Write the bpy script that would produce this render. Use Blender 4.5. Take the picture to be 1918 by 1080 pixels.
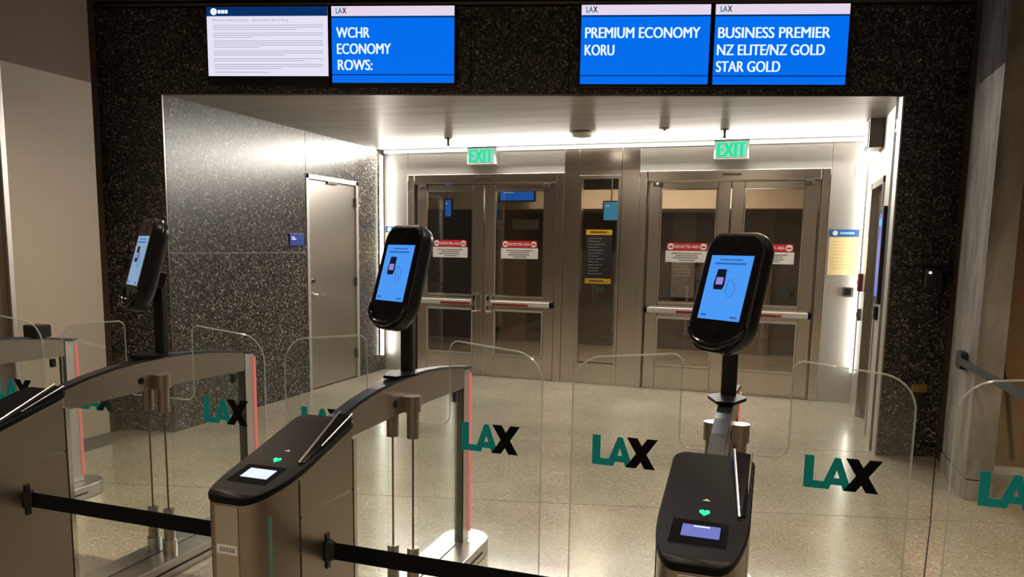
import bpy, bmesh, math, random
from mathutils import Vector, Matrix
random.seed(7)
for o in list(bpy.data.objects): bpy.data.objects.remove(o)
S = bpy.context.scene
COL = S.collection
PI = math.pi

# ------------------------------------------------------------------ camera
F_PX, CY, PITCH, ROLL, YAW = 1425.0, 651.0, .13165, .015786, .32807
def camera_matrix():
    A = Matrix(((1,0,0),(0,0,-1),(0,1,0)))
    cp, sp = math.cos(PITCH), math.sin(PITCH)
    P = Matrix(((1,0,0),(0,cp,-sp),(0,sp,cp)))
    c, s = math.cos(ROLL), math.sin(ROLL)
    Q = Matrix(((c,-s,0),(s,c,0),(0,0,1)))
    c, s = math.cos(YAW), math.sin(YAW)
    L = Matrix(((c,-s,0),(s,c,0),(0,0,1)))
    M = Q @ P @ A @ L.transposed()          # world -> (right, down, forward)
    r, d, f = M[0], M[1], M[2]
    return Matrix(((r[0],-d[0],-f[0]),(r[1],-d[1],-f[1]),(r[2],-d[2],-f[2])))
cam = bpy.data.cameras.new('camera'); camo = bpy.data.objects.new('camera', cam); COL.objects.link(camo)
cam.sensor_width = 36; cam.lens = F_PX/1918*36; cam.shift_y = (CY-540)/1918; cam.clip_start = .05
camo.matrix_world = Matrix.Translation((0,0,1.6)) @ camera_matrix().to_4x4()
S.camera = camo
S.cycles.transparent_max_bounces = 48; S.cycles.max_bounces = 12

# ------------------------------------------------------------------ world, lamps, exposure
w = bpy.data.worlds.new('world'); S.world = w; w.use_nodes = True
w.node_tree.nodes['Background'].inputs[0].default_value = (1.0,.86,.70,1)
w.node_tree.nodes['Background'].inputs[1].default_value = .02
vs = S.view_settings; vs.view_transform = 'Standard'; vs.look = 'None'; vs.gamma = 1; vs.use_curve_mapping = False
EXPOSURE = .85; vs.exposure = EXPOSURE
def spot(loc, power, angle, blend, col, rad=.06, aim=(0,0,-1)):
    l = bpy.data.lights.new('downlight', 'SPOT'); l.energy = power; l.spot_size = math.radians(angle); l.spot_blend = blend
    l.color = col; l.shadow_soft_size = rad
    o = bpy.data.objects.new('downlight', l); COL.objects.link(o); o.location = loc
    o.rotation_euler = Vector(aim).to_track_quat('-Z','Y').to_euler()
    return o
WARM = (1.0,.80,.58)
for x, y, p in ((-3.4,3.3,170),(-3.3,-.8,170),(-.9,3.2,120),(.5,3.4,110),(.7,-1.2,150),(2.9,3.2,260),(2.6,-1.6,200)):
    spot((x,y,3.43), p, 128, .95, WARM, .15)

# ------------------------------------------------------------------ materials
MATS = {}
def mat(name, col=(.5,.5,.5), rough=.5, metal=0, emit=None, estr=0, spec=.5, coat=0):
    if name in MATS: return MATS[name]
    m = bpy.data.materials.new(name); m.use_nodes = True
    b = m.node_tree.nodes['Principled BSDF']
    b.inputs['Base Color'].default_value = (*col,1); b.inputs['Roughness'].default_value = rough; b.inputs['Metallic'].default_value = metal
    b.inputs['Specular IOR Level'].default_value = spec; b.inputs['Coat Weight'].default_value = coat
    if emit: b.inputs['Emission Color'].default_value = (*emit,1); b.inputs['Emission Strength'].default_value = estr
    MATS[name] = m; return m
def nodes(m):
    nt = m.node_tree
    def N(t, **k):
        n = nt.nodes.new(t)
        for a, v in k.items(): setattr(n, a, v)
        return n
    return nt, N, nt.nodes['Principled BSDF']
def ramp(n, stops, interp='LINEAR'):
    cr = n.color_ramp; cr.interpolation = interp
    while len(cr.elements) > 1: cr.elements.remove(cr.elements[-1])
    for i, (p, c) in enumerate(stops):
        e = cr.elements[0] if i == 0 else cr.elements.new(p)
        e.position = p; e.color = (*c,1) if len(c) == 3 else c
def granite():
    m = mat('granite', rough=.30); nt, N, b = nodes(m)
    g = N('ShaderNodeNewGeometry')
    v = N('ShaderNodeTexVoronoi'); v.inputs['Scale'].default_value = 78; v.inputs['Randomness'].default_value = 1
    nt.links.new(g.outputs['Position'], v.inputs['Vector'])
    sep = N('ShaderNodeSeparateColor'); nt.links.new(v.outputs['Color'], sep.inputs[0])
    r = N('ShaderNodeValToRGB'); ramp(r, [(0,(.014,.0125,.011)),(.26,(.030,.026,.023)),(.50,(.062,.055,.048)),(.72,(.11,.10,.088)),(.88,(.19,.177,.16)),(.965,(.34,.32,.29))], 'CONSTANT')
    nt.links.new(sep.outputs[0], r.inputs[0])
    n = N('ShaderNodeTexNoise'); n.inputs['Scale'].default_value = 90; n.inputs['Detail'].default_value = 4
    nt.links.new(g.outputs['Position'], n.inputs['Vector'])
    r2 = N('ShaderNodeValToRGB'); ramp(r2, [(.36,(.35,.35,.35)),(.64,(1.5,1.5,1.5))])
    nt.links.new(n.outputs['Fac'], r2.inputs[0])
    mx = N('ShaderNodeMix', data_type='RGBA', blend_type='MULTIPLY'); mx.inputs[0].default_value = 1
    nt.links.new(r.outputs[0], mx.inputs[6]); nt.links.new(r2.outputs[0], mx.inputs[7]); nt.links.new(mx.outputs[2], b.inputs['Base Color'])
    return m
def terrazzo():
    m = mat('terrazzo', rough=.16); nt, N, b = nodes(m)
    g = N('ShaderNodeNewGeometry')
    v = N('ShaderNodeTexVoronoi'); v.inputs['Scale'].default_value = 105
    nt.links.new(g.outputs['Position'], v.inputs['Vector'])
    sep = N('ShaderNodeSeparateColor'); nt.links.new(v.outputs['Color'], sep.inputs[0])
    r = N('ShaderNodeValToRGB'); ramp(r, [(0,(.24,.20,.15)),(.12,(.315,.275,.215)),(.5,(.34,.30,.235)),(.8,(.375,.335,.27)),(.965,(.50,.47,.41))], 'CONSTANT')
    nt.links.new(sep.outputs[0], r.inputs[0])
    n = N('ShaderNodeTexNoise'); n.inputs['Scale'].default_value = 1.3; n.inputs['Detail'].default_value = 5
    nt.links.new(g.outputs['Position'], n.inputs['Vector'])
    r2 = N('ShaderNodeValToRGB'); ramp(r2, [(.3,(.86,.86,.84)),(.7,(1.08,1.07,1.04))]); nt.links.new(n.outputs['Fac'], r2.inputs[0])
    mx = N('ShaderNodeMix', data_type='RGBA', blend_type='MULTIPLY'); mx.inputs[0].default_value = 1
    nt.links.new(r.outputs[0], mx.inputs[6]); nt.links.new(r2.outputs[0], mx.inputs[7]); nt.links.new(mx.outputs[2], b.inputs['Base Color'])
    r3 = N('ShaderNodeValToRGB'); ramp(r3, [(.3,(.15,.15,.15)),(.75,(.25,.25,.25))]); nt.links.new(n.outputs['Fac'], r3.inputs[0])
    nt.links.new(r3.outputs[0], b.inputs['Roughness'])
    return m
def brushed(name, col, rough, stretch=(60,60,1.5), amt=.06, metal=1):
    m = mat(name, col, rough, metal); nt, N, b = nodes(m)
    tc = N('ShaderNodeTexCoord'); mp = N('ShaderNodeMapping'); mp.inputs['Scale'].default_value = stretch
    n = N('ShaderNodeTexNoise'); n.inputs['Scale'].default_value = 3; n.inputs['Detail'].default_value = 3
    nt.links.new(tc.outputs['Object'], mp.inputs[0]); nt.links.new(mp.outputs[0], n.inputs['Vector'])
    mr = N('ShaderNodeMapRange'); mr.inputs['To Min'].default_value = rough-amt; mr.inputs['To Max'].default_value = rough+amt
    nt.links.new(n.outputs['Fac'], mr.inputs[0]); nt.links.new(mr.outputs[0], b.inputs['Roughness'])
    return m
def stained(name, c0, c1, rough, scale=(1,1,1), nscale=3, lo=.3, hi=.7):
    m = mat(name, c0, rough); nt, N, b = nodes(m)
    g = N('ShaderNodeNewGeometry'); mp = N('ShaderNodeMapping'); mp.inputs['Scale'].default_value = scale
    n = N('ShaderNodeTexNoise'); n.inputs['Scale'].default_value = nscale; n.inputs['Detail'].default_value = 6
    nt.links.new(g.outputs['Position'], mp.inputs[0]); nt.links.new(mp.outputs[0], n.inputs['Vector'])
    r = N('ShaderNodeValToRGB'); ramp(r, [(lo,c0),(hi,c1)]); nt.links.new(n.outputs['Fac'], r.inputs[0]); nt.links.new(r.outputs[0], b.inputs['Base Color'])
    return m
def glass(name, tint, rough=.0, spec=1.0, boost=1.0):
    m = bpy.data.materials.new(name); m.use_nodes = True; nt = m.node_tree; nt.nodes.clear()
    out = nt.nodes.new('ShaderNodeOutputMaterial'); t = nt.nodes.new('ShaderNodeBsdfTransparent'); t.inputs[0].default_value = (*tint,1)
    g = nt.nodes.new('ShaderNodeBsdfGlossy'); g.inputs['Roughness'].default_value = rough; g.inputs[0].default_value = (spec,spec,spec,1)
    lw = nt.nodes.new('ShaderNodeLayerWeight'); lw.inputs[0].default_value = .5     # facing = 1 - |cos|, the same on both sides of a thin pane
    pw = nt.nodes.new('ShaderNodeMath'); pw.operation = 'POWER'; pw.inputs[1].default_value = 5; nt.links.new(lw.outputs['Facing'], pw.inputs[0])
    f = nt.nodes.new('ShaderNodeMath'); f.operation = 'MULTIPLY_ADD'; f.inputs[1].default_value = .96; f.inputs[2].default_value = .04; nt.links.new(pw.outputs[0], f.inputs[0])
    mm = nt.nodes.new('ShaderNodeMath'); mm.operation = 'MULTIPLY'; mm.inputs[1].default_value = boost; mm.use_clamp = True
    x = nt.nodes.new('ShaderNodeMixShader'); nt.links.new(f.outputs[0], mm.inputs[0]); nt.links.new(mm.outputs[0], x.inputs[0])
    nt.links.new(t.outputs[0], x.inputs[1]); nt.links.new(g.outputs[0], x.inputs[2]); nt.links.new(x.outputs[0], out.inputs[0])
    MATS[name] = m; return m

GRANITE = granite(); TERRAZZO = terrazzo()
STEEL = brushed('brushed_steel', (.56,.53,.49), .34)
STEEL_H = brushed('brushed_steel_cabinet', (.36,.315,.27), .36, (1.5,1.5,60))
DOORSTEEL = brushed('door_steel', (.60,.545,.49), .19, (220,220,.6), .02)
PANEL = brushed('satin_panel', (.60,.585,.56), .42, (40,40,.8), .05, .75)
SATIN = brushed('satin_door', (.56,.53,.48), .36, (220,220,.6), .02)
SOFFIT = stained('soffit_paint', (.27,.255,.235), (.42,.405,.38), .34, (.45,2.6,1), 2.2)
SOFFIT.node_tree.nodes['Principled BSDF'].inputs['Specular IOR Level'].default_value = .25
BEIGE = stained('beige_wall', (.36,.295,.235), (.40,.335,.27), .55, (1,1,.3), 1.5)
LIGHTWALL = stained('light_wall', (.55,.47,.38), (.60,.52,.43), .6)
BROWN = stained('brown_wall', (.075,.052,.034), (.10,.07,.046), .5)
CONCRETE = stained('concrete', (.13,.115,.095), (.27,.25,.215), .75, (2.5,2.5,.8), 3, .35, .65)
TAN = stained('tan_wall', (.25,.145,.06), (.34,.215,.10), .6, (.6,.6,1.4), 2)
TANTRIM = stained('tan_trim', (.25,.17,.06), (.36,.26,.12), .6)
CEILING = stained('dark_ceiling', (.05,.038,.028), (.065,.05,.038), .7)
JOINT = mat('joint_filler', (.035,.03,.025), .7)
BLACK = mat('black_plastic', (.009,.0085,.009), .34, spec=.35)
BLACKG = mat('black_gloss', (.008,.008,.009), .12)
BLACKM = mat('black_matte', (.014,.014,.014), .75)
CAPBLACK = mat('cap_black', (.0055,.005,.0056), .40, spec=.08)
CHROME = mat('chrome', (.75,.74,.72), .12, 1)
BRIGHT = mat('bright_metal', (.62,.60,.58), .25, 1)
GALV = mat('dark_metal', (.20,.18,.16), .35, 1)
WEB = mat('belt_webbing', (.008,.008,.009), .95, spec=.05)
TEALWEB = mat('belt_webbing_grey', (.022,.028,.03), .8)
GLASS = glass('gate_glass', (.95,.975,.965), 0, 1, 1.0)
DGLASS = glass('door_glass', (.62,.60,.57), 0, 1, 2.0)
RIM = mat('lit_glass_rim', (.60,.66,.62), .12, 0, spec=.9); RIM.node_tree.nodes['Principled BSDF'].inputs['Alpha'].default_value = .42  # whitish colour paints in the light that a glass edge catches
RIM.node_tree.nodes['Principled BSDF'].inputs['Transmission Weight'].default_value = 0
TEAL = mat('teal_vinyl', (.008,.42,.45), .7, spec=.2)
VBLACK = mat('black_vinyl', (.006,.006,.006), .8, spec=.1)
WHITE = mat('white_plate', (.75,.74,.70), .5)
OFFW = mat('off_white', (.62,.60,.56), .5)
RED = mat('red_print', (.50,.012,.02), .5)
DKRED = mat('dark_red', (.16,.02,.02), .5)
REDTXT = mat('red_lettering', (.42,.07,.06), .5)
GREYTXT = mat('grey_print', (.28,.27,.27), .6)
YELLOW = mat('yellow_print', (.62,.40,.02), .5)
BLUESIGN = mat('blue_sign', (.02,.10,.36), .45)
BLUESIGN2 = mat('blue_sign_deep', (.012,.04,.30), .45)
CREAM = mat('cream_paper', (.80,.66,.36), .6)
BRASS = mat('brass_plate', (.50,.34,.12), .4, .7)
def E(name, col, s): return mat(name, (0,0,0), .3, 0, col, s/2**EXPOSURE, .3)
LED_W = E('led_white', (1.0,.95,.86), 1.9)
LED_V = E('led_white_upright', (1.0,.93,.80), 11)
PANEL_L = E('added_panel_light', (1.0,.84,.64), 11)
LED_R = E('led_red', (.72,.15,.13), 1.0)
SBLUE = E('screen_blue', (.0,.155,.86), 1.0)
SNAVY = E('screen_navy', (.002,.035,.16), .8)
SNAVYL = E('screen_line', (.0,.06,.42), .8)
SWHITE = E('screen_white', (.78,.76,.92), 1.0)
SPINK = E('screen_pale', (.80,.68,.84), 1.0)
STXT = E('screen_letters', (.82,.95,1.0), 1.0)
SGREY = E('screen_grey_lines', (.42,.38,.52), 1.0)
STEALT = E('screen_teal', (.0,.28,.36), .9)
SDARK = E('screen_dark', (.01,.01,.03), .6)
SLBLUE = E('terminal_blue', (.07,.32,.92), 1.0)
SLBLUE2 = E('terminal_blue_dull', (.30,.47,.72), .75)
SMBLUE = E('terminal_blue_lines', (.04,.17,.55), .8)
SPURP = E('terminal_purple', (.30,.28,.72), .9)
KGLOW = E('reader_glare', (.60,.68,1.0), 1.3)
KBLUE = E('reader_blue', (.17,.19,.62), .9)
GREENL = E('green_led', (.01,.75,.30), 1.6)
GREEND = E('green_led_dim', (.03,.30,.17), .5)
GREENS = mat('green_slot', (.06,.13,.09), .3, 0, (.05,.16,.09), .12)
EXITG = E('exit_green', (.0,.66,.28), 1.15)
EXITB = E('exit_panel', (.40,.86,.66), .75)
VBLUE = E('reflection_blue', (.02,.22,.95), 1.0)
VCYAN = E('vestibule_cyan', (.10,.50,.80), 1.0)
DOT = E('bright_dot', (1,.97,.9), 5)

# ------------------------------------------------------------------ mesh helpers
class MB:
    def __init__(s): s.v = []; s.f = []
    def add(s, vs, fs):
        n = len(s.v); s.v += [tuple(v) for v in vs]; s.f += [tuple(i+n for i in f) for f in fs]; return s
    def box(s, x0, x1, y0, y1, z0, z1):
        return s.add([(x0,y0,z0),(x1,y0,z0),(x1,y1,z0),(x0,y1,z0),(x0,y0,z1),(x1,y0,z1),(x1,y1,z1),(x0,y1,z1)],
                     [(0,3,2,1),(4,5,6,7),(0,1,5,4),(1,2,6,5),(2,3,7,6),(3,0,4,7)])
    def prism(s, pts, h0, h1, axis='z'):
        """extrude a polygon; axis z: pts (x,y); axis x: pts (y,z); axis y: pts (x,z)"""
        n = len(pts)
        def mk(p, h): return (p[0],p[1],h) if axis == 'z' else ((h,p[0],p[1]) if axis == 'x' else (p[0],h,p[1]))
        return s.add([mk(p,h0) for p in pts]+[mk(p,h1) for p in pts],
                     [tuple(range(n))[::-1], tuple(range(n,2*n))]+[(i,(i+1)%n,n+(i+1)%n,n+i) for i in range(n)])
    def strip_cap(s, loops):
        """loft of mirror-symmetric loops, closed with quads across instead of one n-gon"""
        n = len(loops[0]); s.loft(loops, False); b = len(s.v)-n; a = b-n*(len(loops)-1)
        for base in (a,b):
            for i in range(n//2-1): s.f.append((base+i,base+i+1,base+n-2-i,base+n-1-i))
        return s
    def loft(s, loops, cap=True):
        n = len(loops[0]); vs = [p for l in loops for p in l]; fs = []
        for k in range(len(loops)-1):
            for i in range(n): fs.append((k*n+i,k*n+(i+1)%n,(k+1)*n+(i+1)%n,(k+1)*n+i))
        if cap: fs += [tuple(range(n))[::-1], tuple(range((len(loops)-1)*n,len(loops)*n))]
        return s.add(vs, fs)
    def cyl(s, c, r, h0, h1, axis='z', n=20, r2=None):
        r2 = r if r2 is None else r2
        def ring(h, rr):
            o = []
            for i in range(n):
                a = 2*PI*i/n; u, v = rr*math.cos(a), rr*math.sin(a)
                o.append((c[0]+u,c[1]+v,h) if axis == 'z' else ((h,c[0]+u,c[1]+v) if axis == 'x' else (c[0]+u,h,c[1]+v)))
            return o
        return s.loft([ring(h0,r), ring(h1,r2)])
    def lathe(s, c, prof, n=20):
        return s.loft([[(c[0]+r*math.cos(2*PI*i/n),c[1]+r*math.sin(2*PI*i/n),c[2]+z) for i in range(n)] for r, z in prof])
    def tube(s, path, r, n=8, closed=False):
        P = [Vector(p) for p in path]; loops = []; m = len(P)
        for i, p in enumerate(P):
            a = P[(i-1)%m] if (closed or i > 0) else p; b = P[(i+1)%m] if (closed or i < m-1) else p
            t = (b-a).normalized(); u = t.cross(Vector((0,1,0)));
            if u.length < .1: u = t.cross(Vector((1,0,0)))
            u.normalize(); w2 = t.cross(u)
            loops.append([tuple(p+u*r*math.cos(2*PI*k/n)+w2*r*math.sin(2*PI*k/n)) for k in range(n)])
        if closed: loops.append(loops[0])
        return s.loft(loops, not closed)
    def build(s, name, m, parent=None, bevel=0, smooth=False, seg=2):
        me = bpy.data.meshes.new(name); bm = bmesh.new()
        vs = [bm.verts.new(v) for v in s.v]
        for f in s.f:
            try: bm.faces.new([vs[i] for i in f])
            except ValueError: pass
        bmesh.ops.recalc_face_normals(bm, faces=bm.faces)
        if bevel:
            es = [e for e in bm.edges if len(e.link_faces) == 2 and e.calc_face_angle(0) > .6]
            bmesh.ops.bevel(bm, geom=es, offset=bevel, segments=seg, profile=.5, affect='EDGES', clamp_overlap=True)
        bm.to_mesh(me); bm.free()
        if smooth:
            for p in me.polygons: p.use_smooth = True
            try: me.set_sharp_from_angle(angle=math.radians(38))
            except Exception: pass
        o = bpy.data.objects.new(name, me); COL.objects.link(o); me.materials.append(m)
        if parent: o.parent = parent
        return o
def box(name, m, parent, x0, x1, y0, y1, z0, z1, bevel=0):
    return MB().box(x0,x1,y0,y1,z0,z1).build(name, m, parent, bevel)
def tag(o, label=None, cat=None, group=None, kind=None):
    if label: o['label'] = label
    if cat: o['category'] = cat
    if group: o['group'] = group
    if kind: o['kind'] = kind
    return o
def thing(name, label, cat, loc=(0,0,0), rz=0, group=None):
    o = bpy.data.objects.new(name, None); COL.objects.link(o); o.location = loc; o.rotation_euler = (0,0,rz); o.empty_display_size = .1
    return tag(o, label, cat, group)
def struct(name, label=None, loc=(0,0,0), rz=0):
    o = bpy.data.objects.new(name, None); COL.objects.link(o); o.location = loc; o.rotation_euler = (0,0,rz); o.empty_display_size = .1
    return tag(o, label, None, None, 'structure')
def lettering(name, body, m, parent, x, y, z, h, width=None, bold=.0, fat=0):
    """flat letters in the XZ plane facing -Y, left edge x, baseline z, cap height h"""
    cu = bpy.data.curves.new('t','FONT'); cu.body = body; cu.size = 1; cu.offset = bold; cu.extrude = 0
    o = bpy.data.objects.new('t', cu); COL.objects.link(o)
    bpy.context.view_layer.update()
    me = bpy.data.meshes.new_from_object(o.evaluated_get(bpy.context.evaluated_depsgraph_get()))
    bpy.data.objects.remove(o); bpy.data.curves.remove(cu)
    xs = [v.co.x for v in me.vertices]; ys = [v.co.y for v in me.vertices]
    x0, x1, y1 = min(xs), max(xs), max(ys); cap = .70
    sz = h/cap; sx = sz if width is None else width/(x1-x0)
    for v in me.vertices: v.co = Vector((x+(v.co.x-x0)*sx, y, z+v.co.y*sz))
    if fat:                                               # heavier weight: a second, slightly shifted set of the same letters
        bm = bmesh.new(); bm.from_mesh(me); d = bmesh.ops.duplicate(bm, geom=bm.verts[:]+bm.edges[:]+bm.faces[:])
        for v in d['geom']:
            if isinstance(v, bmesh.types.BMVert): v.co.x += fat; v.co.y -= .0002
        bm.to_mesh(me); bm.free()
    me.name = name; me.materials.append(m)
    o = bpy.data.objects.new(name, me); COL.objects.link(o); o.parent = parent
    return o
def bars(name, m, parent, rows, y, t=.0012):
    b = MB()
    for x0, x1, z0, z1 in rows: b.box(x0,x1,y-t,y,z0,z1)
    return b.build(name, m, parent)
def arc(cx, cy, r, a0, a1, n=8):
    return [(cx+r*math.cos(a0+(a1-a0)*i/n), cy+r*math.sin(a0+(a1-a0)*i/n)) for i in range(n+1)]
def rrect(x0, x1, z0, z1, r, n=5):
    return arc(x1-r,z1-r,r,0,PI/2,n)+arc(x0+r,z1-r,r,PI/2,PI,n)+arc(x0+r,z0+r,r,PI,1.5*PI,n)+arc(x1-r,z0+r,r,1.5*PI,2*PI,n)

# ------------------------------------------------------------------ layout (metres)
FP = Vector((.779,6.521,0)); FA = .26129                    # granite front wall: point and angle
FT = Vector((math.cos(FA), math.sin(FA), 0))
XL, XR, YB, ZC = -4.72, .85, 8.75, 2.77                     # passage: left, right, back, soffit
ZH = 3.47                                                   # hall ceiling
def front_y(x): return FP.y + (x-FP.x)*math.tan(FA)
sL = (XL-FP.x)/FT.x; sR = (XR-FP.x)/FT.x

# ------------------------------------------------------------------ floor
fl = struct('floor', 'polished beige terrazzo floor with thin dark joints')
MB().box(-6.2,6.2,-7.2,13.2,-.08,-.006).build('floor_bed', JOINT, fl)
def slab(pts): return MB().prism(pts, -.03, 0).build('floor_slab', TERRAZZO, fl)
jm = .245; jy = lambda x: 4.84+(x-.22)*jm                    # crosswise joint, about parallel to the granite front
dx = lambda y: .80+(y-4.11)*.204                             # lengthwise joint towards the fin
def xcross():
    x = .9
    for _ in range(40): x = dx(jy(x))
    return x
xc = xcross(); g = .004
wy = lambda x: front_y(x)
slab([(-6.2,-7.2),(dx(-7.2)-g,-7.2),(xc-g,jy(xc)-g),(-6.2,jy(-6.2)-g)])
slab([(dx(-7.2)+g,-7.2),(6.2,-7.2),(6.2,jy(6.2)-g),(xc+g,jy(xc)-g)])
slab([(-6.2,jy(-6.2)+g),(xc-g,jy(xc)+g),(dx(wy(1.28))-g,wy(1.28)+.1),(-6.2,wy(-6.2)+.1)])
slab([(xc+g,jy(xc)+g),(6.2,jy(6.2)+g),(6.2,wy(6.2)+.1),(dx(wy(1.28))+g,wy(1.28)+.1)])
slab([(-6.2,wy(-6.2)+.1),(6.2,wy(6.2)+.1),(6.2,13.2),(-6.2,13.2)])

# ------------------------------------------------------------------ ceilings
c = struct('ceiling', 'smooth grey soffit over the door passage')
MB().prism([(XL-.1,front_y(XL)+.03),(XR+.1,front_y(XR)+.03),(XR+.1,YB+.05),(XL-.1,YB+.05)], ZC, ZC+.06).build('soffit_board', SOFFIT, c)
c2 = struct('ceiling_hall', 'dark brown hall ceiling')
MB().box(-6.2,6.2,-7.2,7.9,ZH,ZH+.08).build('ceiling_board', CEILING, c2)

for x in (-3.4,-.6,2.2):  # added panels out of view, brightening the hall that the door steel reflects
    for y in (-1.6,-4.2):
        t = thing('added_ceiling_light', 'long pale light panel added unseen behind the viewer to brighten the doors', 'ceiling light', (x,y,ZH), 0, 'unseen light panels added in the hall')
        MB().box(-.60,.60,-.30,.30,-.03,0).build('frame', OFFW, t, .004); MB().box(-.56,.56,-.26,.26,-.034,-.029).build('diffuser', PANEL_L, t)

# ------------------------------------------------------------------ granite front wall (header and piers)
wf = struct('wall_front', 'dark speckled granite wall framing the passage', (FP.x,FP.y,0), FA)
def gp(s0, s1, z0, z1, y0=0, y1=.05): return box('granite_panel', GRANITE, wf, s0+.002, s1-.002, y0, y1, z0+.002, z1-.002, .0015)
sA, sB = -6.75, .62
for a, b in ((sA,-5.1),(-5.1,-3.2),(-3.2,-2.44),(-2.44,-.9),(-.9,sB)): gp(a,b,ZC,3.425)
for z0, z1 in ((0,1.5),(1.5,ZC)):
    gp(sA,sL,z0,z1); gp(sR,sB,z0,z1)
box('backing', JOINT, wf, sA, sL-.012, .045, .16, 0, ZC); box('backing', JOINT, wf, sR+.014, sB, .045, .16, 0, ZC); box('backing', JOINT, wf, sA, sB, .045, .16, ZC+.01, ZH)
box('corner_trim', PANEL, wf, sR-.006, sR+.006, -.004, .06, 0, ZC); box('corner_trim', GALV, wf, sL-.004, sL+.004, -.003, .05, 0, ZC)
box('edge_trim', GALV, wf, sL, sR, -.006, .03, ZC-.006, ZC+.006)
box('ceiling_trim', mat('trim_metal',(.42,.36,.30),.35,1), wf, -6.15, .55, -.03, 0, 3.432, 3.450)

# ------------------------------------------------------------------ passage left wall with steel door
wl = struct('wall_left', 'grey speckled granite side wall of the passage')
DY0, DY1, DZ = 7.03, 8.10, 2.335
y0 = front_y(XL)+.02
def lp(a, b, z0, z1): return box('granite_panel', GRANITE, wl, XL-.05, XL, a+.002, b-.002, z0+.0015, z1-.0015, .0015)
lp(y0,DY0,0,1.505); lp(y0,DY0,1.505,ZC+.02); lp(DY0,DY1,DZ,ZC+.02); lp(DY1,YB,0,1.505); lp(DY1,YB,1.505,ZC+.02)
box('backing', mat('pale_joint',(.16,.15,.14),.7), wl, XL-.16, XL-.045, y0, DY0, 0, ZC); box('backing', MATS['pale_joint'], wl, XL-.16, XL-.045, DY1, YB, 0, ZC); box('backing', MATS['pale_joint'], wl, XL-.16, XL-.045, DY0, DY1, DZ, ZC)
box('joint_strip', mat('joint_grout',(.30,.29,.27),.6), wl, XL-.002, XL+.0006, y0, DY0, 1.5025, 1.5075); box('joint_strip', MATS['joint_grout'], wl, XL-.002, XL+.0006, DY1, YB, 1.5025, 1.5075)
d1 = struct('door_1', 'tall brushed steel service door in the granite side wall')
fr = MB().box(XL-.12,XL+.008,DY0,DY0+.05,0,DZ).box(XL-.12,XL+.008,DY1-.05,DY1,0,DZ).box(XL-.12,XL+.008,DY0,DY1,DZ-.05,DZ).build('door_frame', PANEL, d1, .003)
lf = box('door_leaf', SATIN, d1, XL-.07, XL-.015, DY0+.053, DY1-.053, .015, DZ-.053, .002)
for z in (2.09,1.16,.30): MB().box(XL-.016,XL+.012,DY1-.075,DY1-.045,z-.055,z+.055).build('hinge', GALV, lf, .004)
h = MB().cyl((DY0+.125,1.05),.024,XL-.016,XL+.004,'x').build('handle_rose', CHROME, lf, smooth=True)
MB().tube([(XL,DY0+.125,1.05),(XL+.05,DY0+.125,1.05),(XL+.056,DY0+.145,1.05),(XL+.056,DY0+.25,1.045)],.010).build('lever', CHROME, lf, smooth=True)
MB().cyl((DY0+.125,1.20),.02,XL-.016,XL+.004,'x').build('lock_cylinder', GALV, lf, smooth=True)
MB().box(XL-.016,XL+.006,DY0+.42,DY0+.62,DZ-.075,DZ-.045).build('closer_arm', GALV, lf, .003)
t = thing('door_number_sign', 'small deep blue plaque on granite beside the steel service door', 'sign', (XL,6.84,1.64))
box('plate', BLUESIGN2, t, 0, .012, -.125, .125, -.062, .062, .002)
MB().box(.012,.0132,-.095,-.02,.0,.012).box(.012,.0132,-.095,-.045,.02,.03).build('lettering', STXT, t)

# ------------------------------------------------------------------ passage right wall with recessed door
wr = struct('wall_right', 'pale satin metal side wall of the passage')
RY0, RY1, RZ = 7.22, 8.10, 2.25
yr = front_y(XR)+.02
def rp(a, b, z0, z1): return box('wall_panel', PANEL, wr, XR, XR+.04, a+.002, b-.002, z0, z1, .002)
rp(yr,RY0,0,ZC); rp(RY0,RY1,RZ,ZC); rp(RY1,YB,0,ZC)
box('backing', JOINT, wr, XR+.16, XR+.22, yr+.22, YB, 0, ZC)
d6 = struct('door_6', 'dark steel door recessed in the passage side wall')
box('door_leaf', GALV, d6, XR+.05, XR+.10, RY0+.06, RY1-.06, .01, RZ-.06, .003)
MB().box(XR-.012,XR+.16,RY0,RY0+.06,0,RZ).box(XR-.012,XR+.16,RY1-.06,RY1,0,RZ).box(XR-.012,XR+.16,RY0,RY1,RZ-.06,RZ).build('door_frame', DOORSTEEL, d6, .004)
t = thing('wall_speaker', 'dark box hung under the soffit beside the passage side wall', 'speaker', (XR-.07,7.70,ZC-.12))
box('housing', GALV, t, -.05, .07, -.16, .16, -.13, .12, .006); box('grille', BLACKM, t, -.056, -.05, -.14, .14, -.11, .10)
t = thing('door_display', 'narrow glowing blue door display on passage side wall', 'display', (XR,7.05,1.58))
box('housing', BLACKM, t, -.03, 0, -.12, .12, -.40, .40, .004); box('screen', KBLUE, t, -.0315, -.0295, -.09, .09, -.34, .34); box('screen_band', VCYAN, t, -.033, -.031, -.09, .09, .24, .30)
t = thing('wall_switch', 'small black switch box below the blue door display', 'switch', (XR,7.10,1.10))
box('housing', BLACK, t, -.03, 0, -.07, .07, -.06, .05, .006); box('button', CHROME, t, -.034, -.03, -.02, .02, -.02, .02)
t = thing('motion_sensor', 'little grey square sensor high on passage side wall', 'sensor', (XR,6.68,2.57))
box('housing', GALV, t, -.022, 0, -.06, .06, -.05, .05, .005); MB().cyl((0,0),.022,-.028,-.022,'x').build('lens', BLACKG, t, smooth=True)

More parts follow.
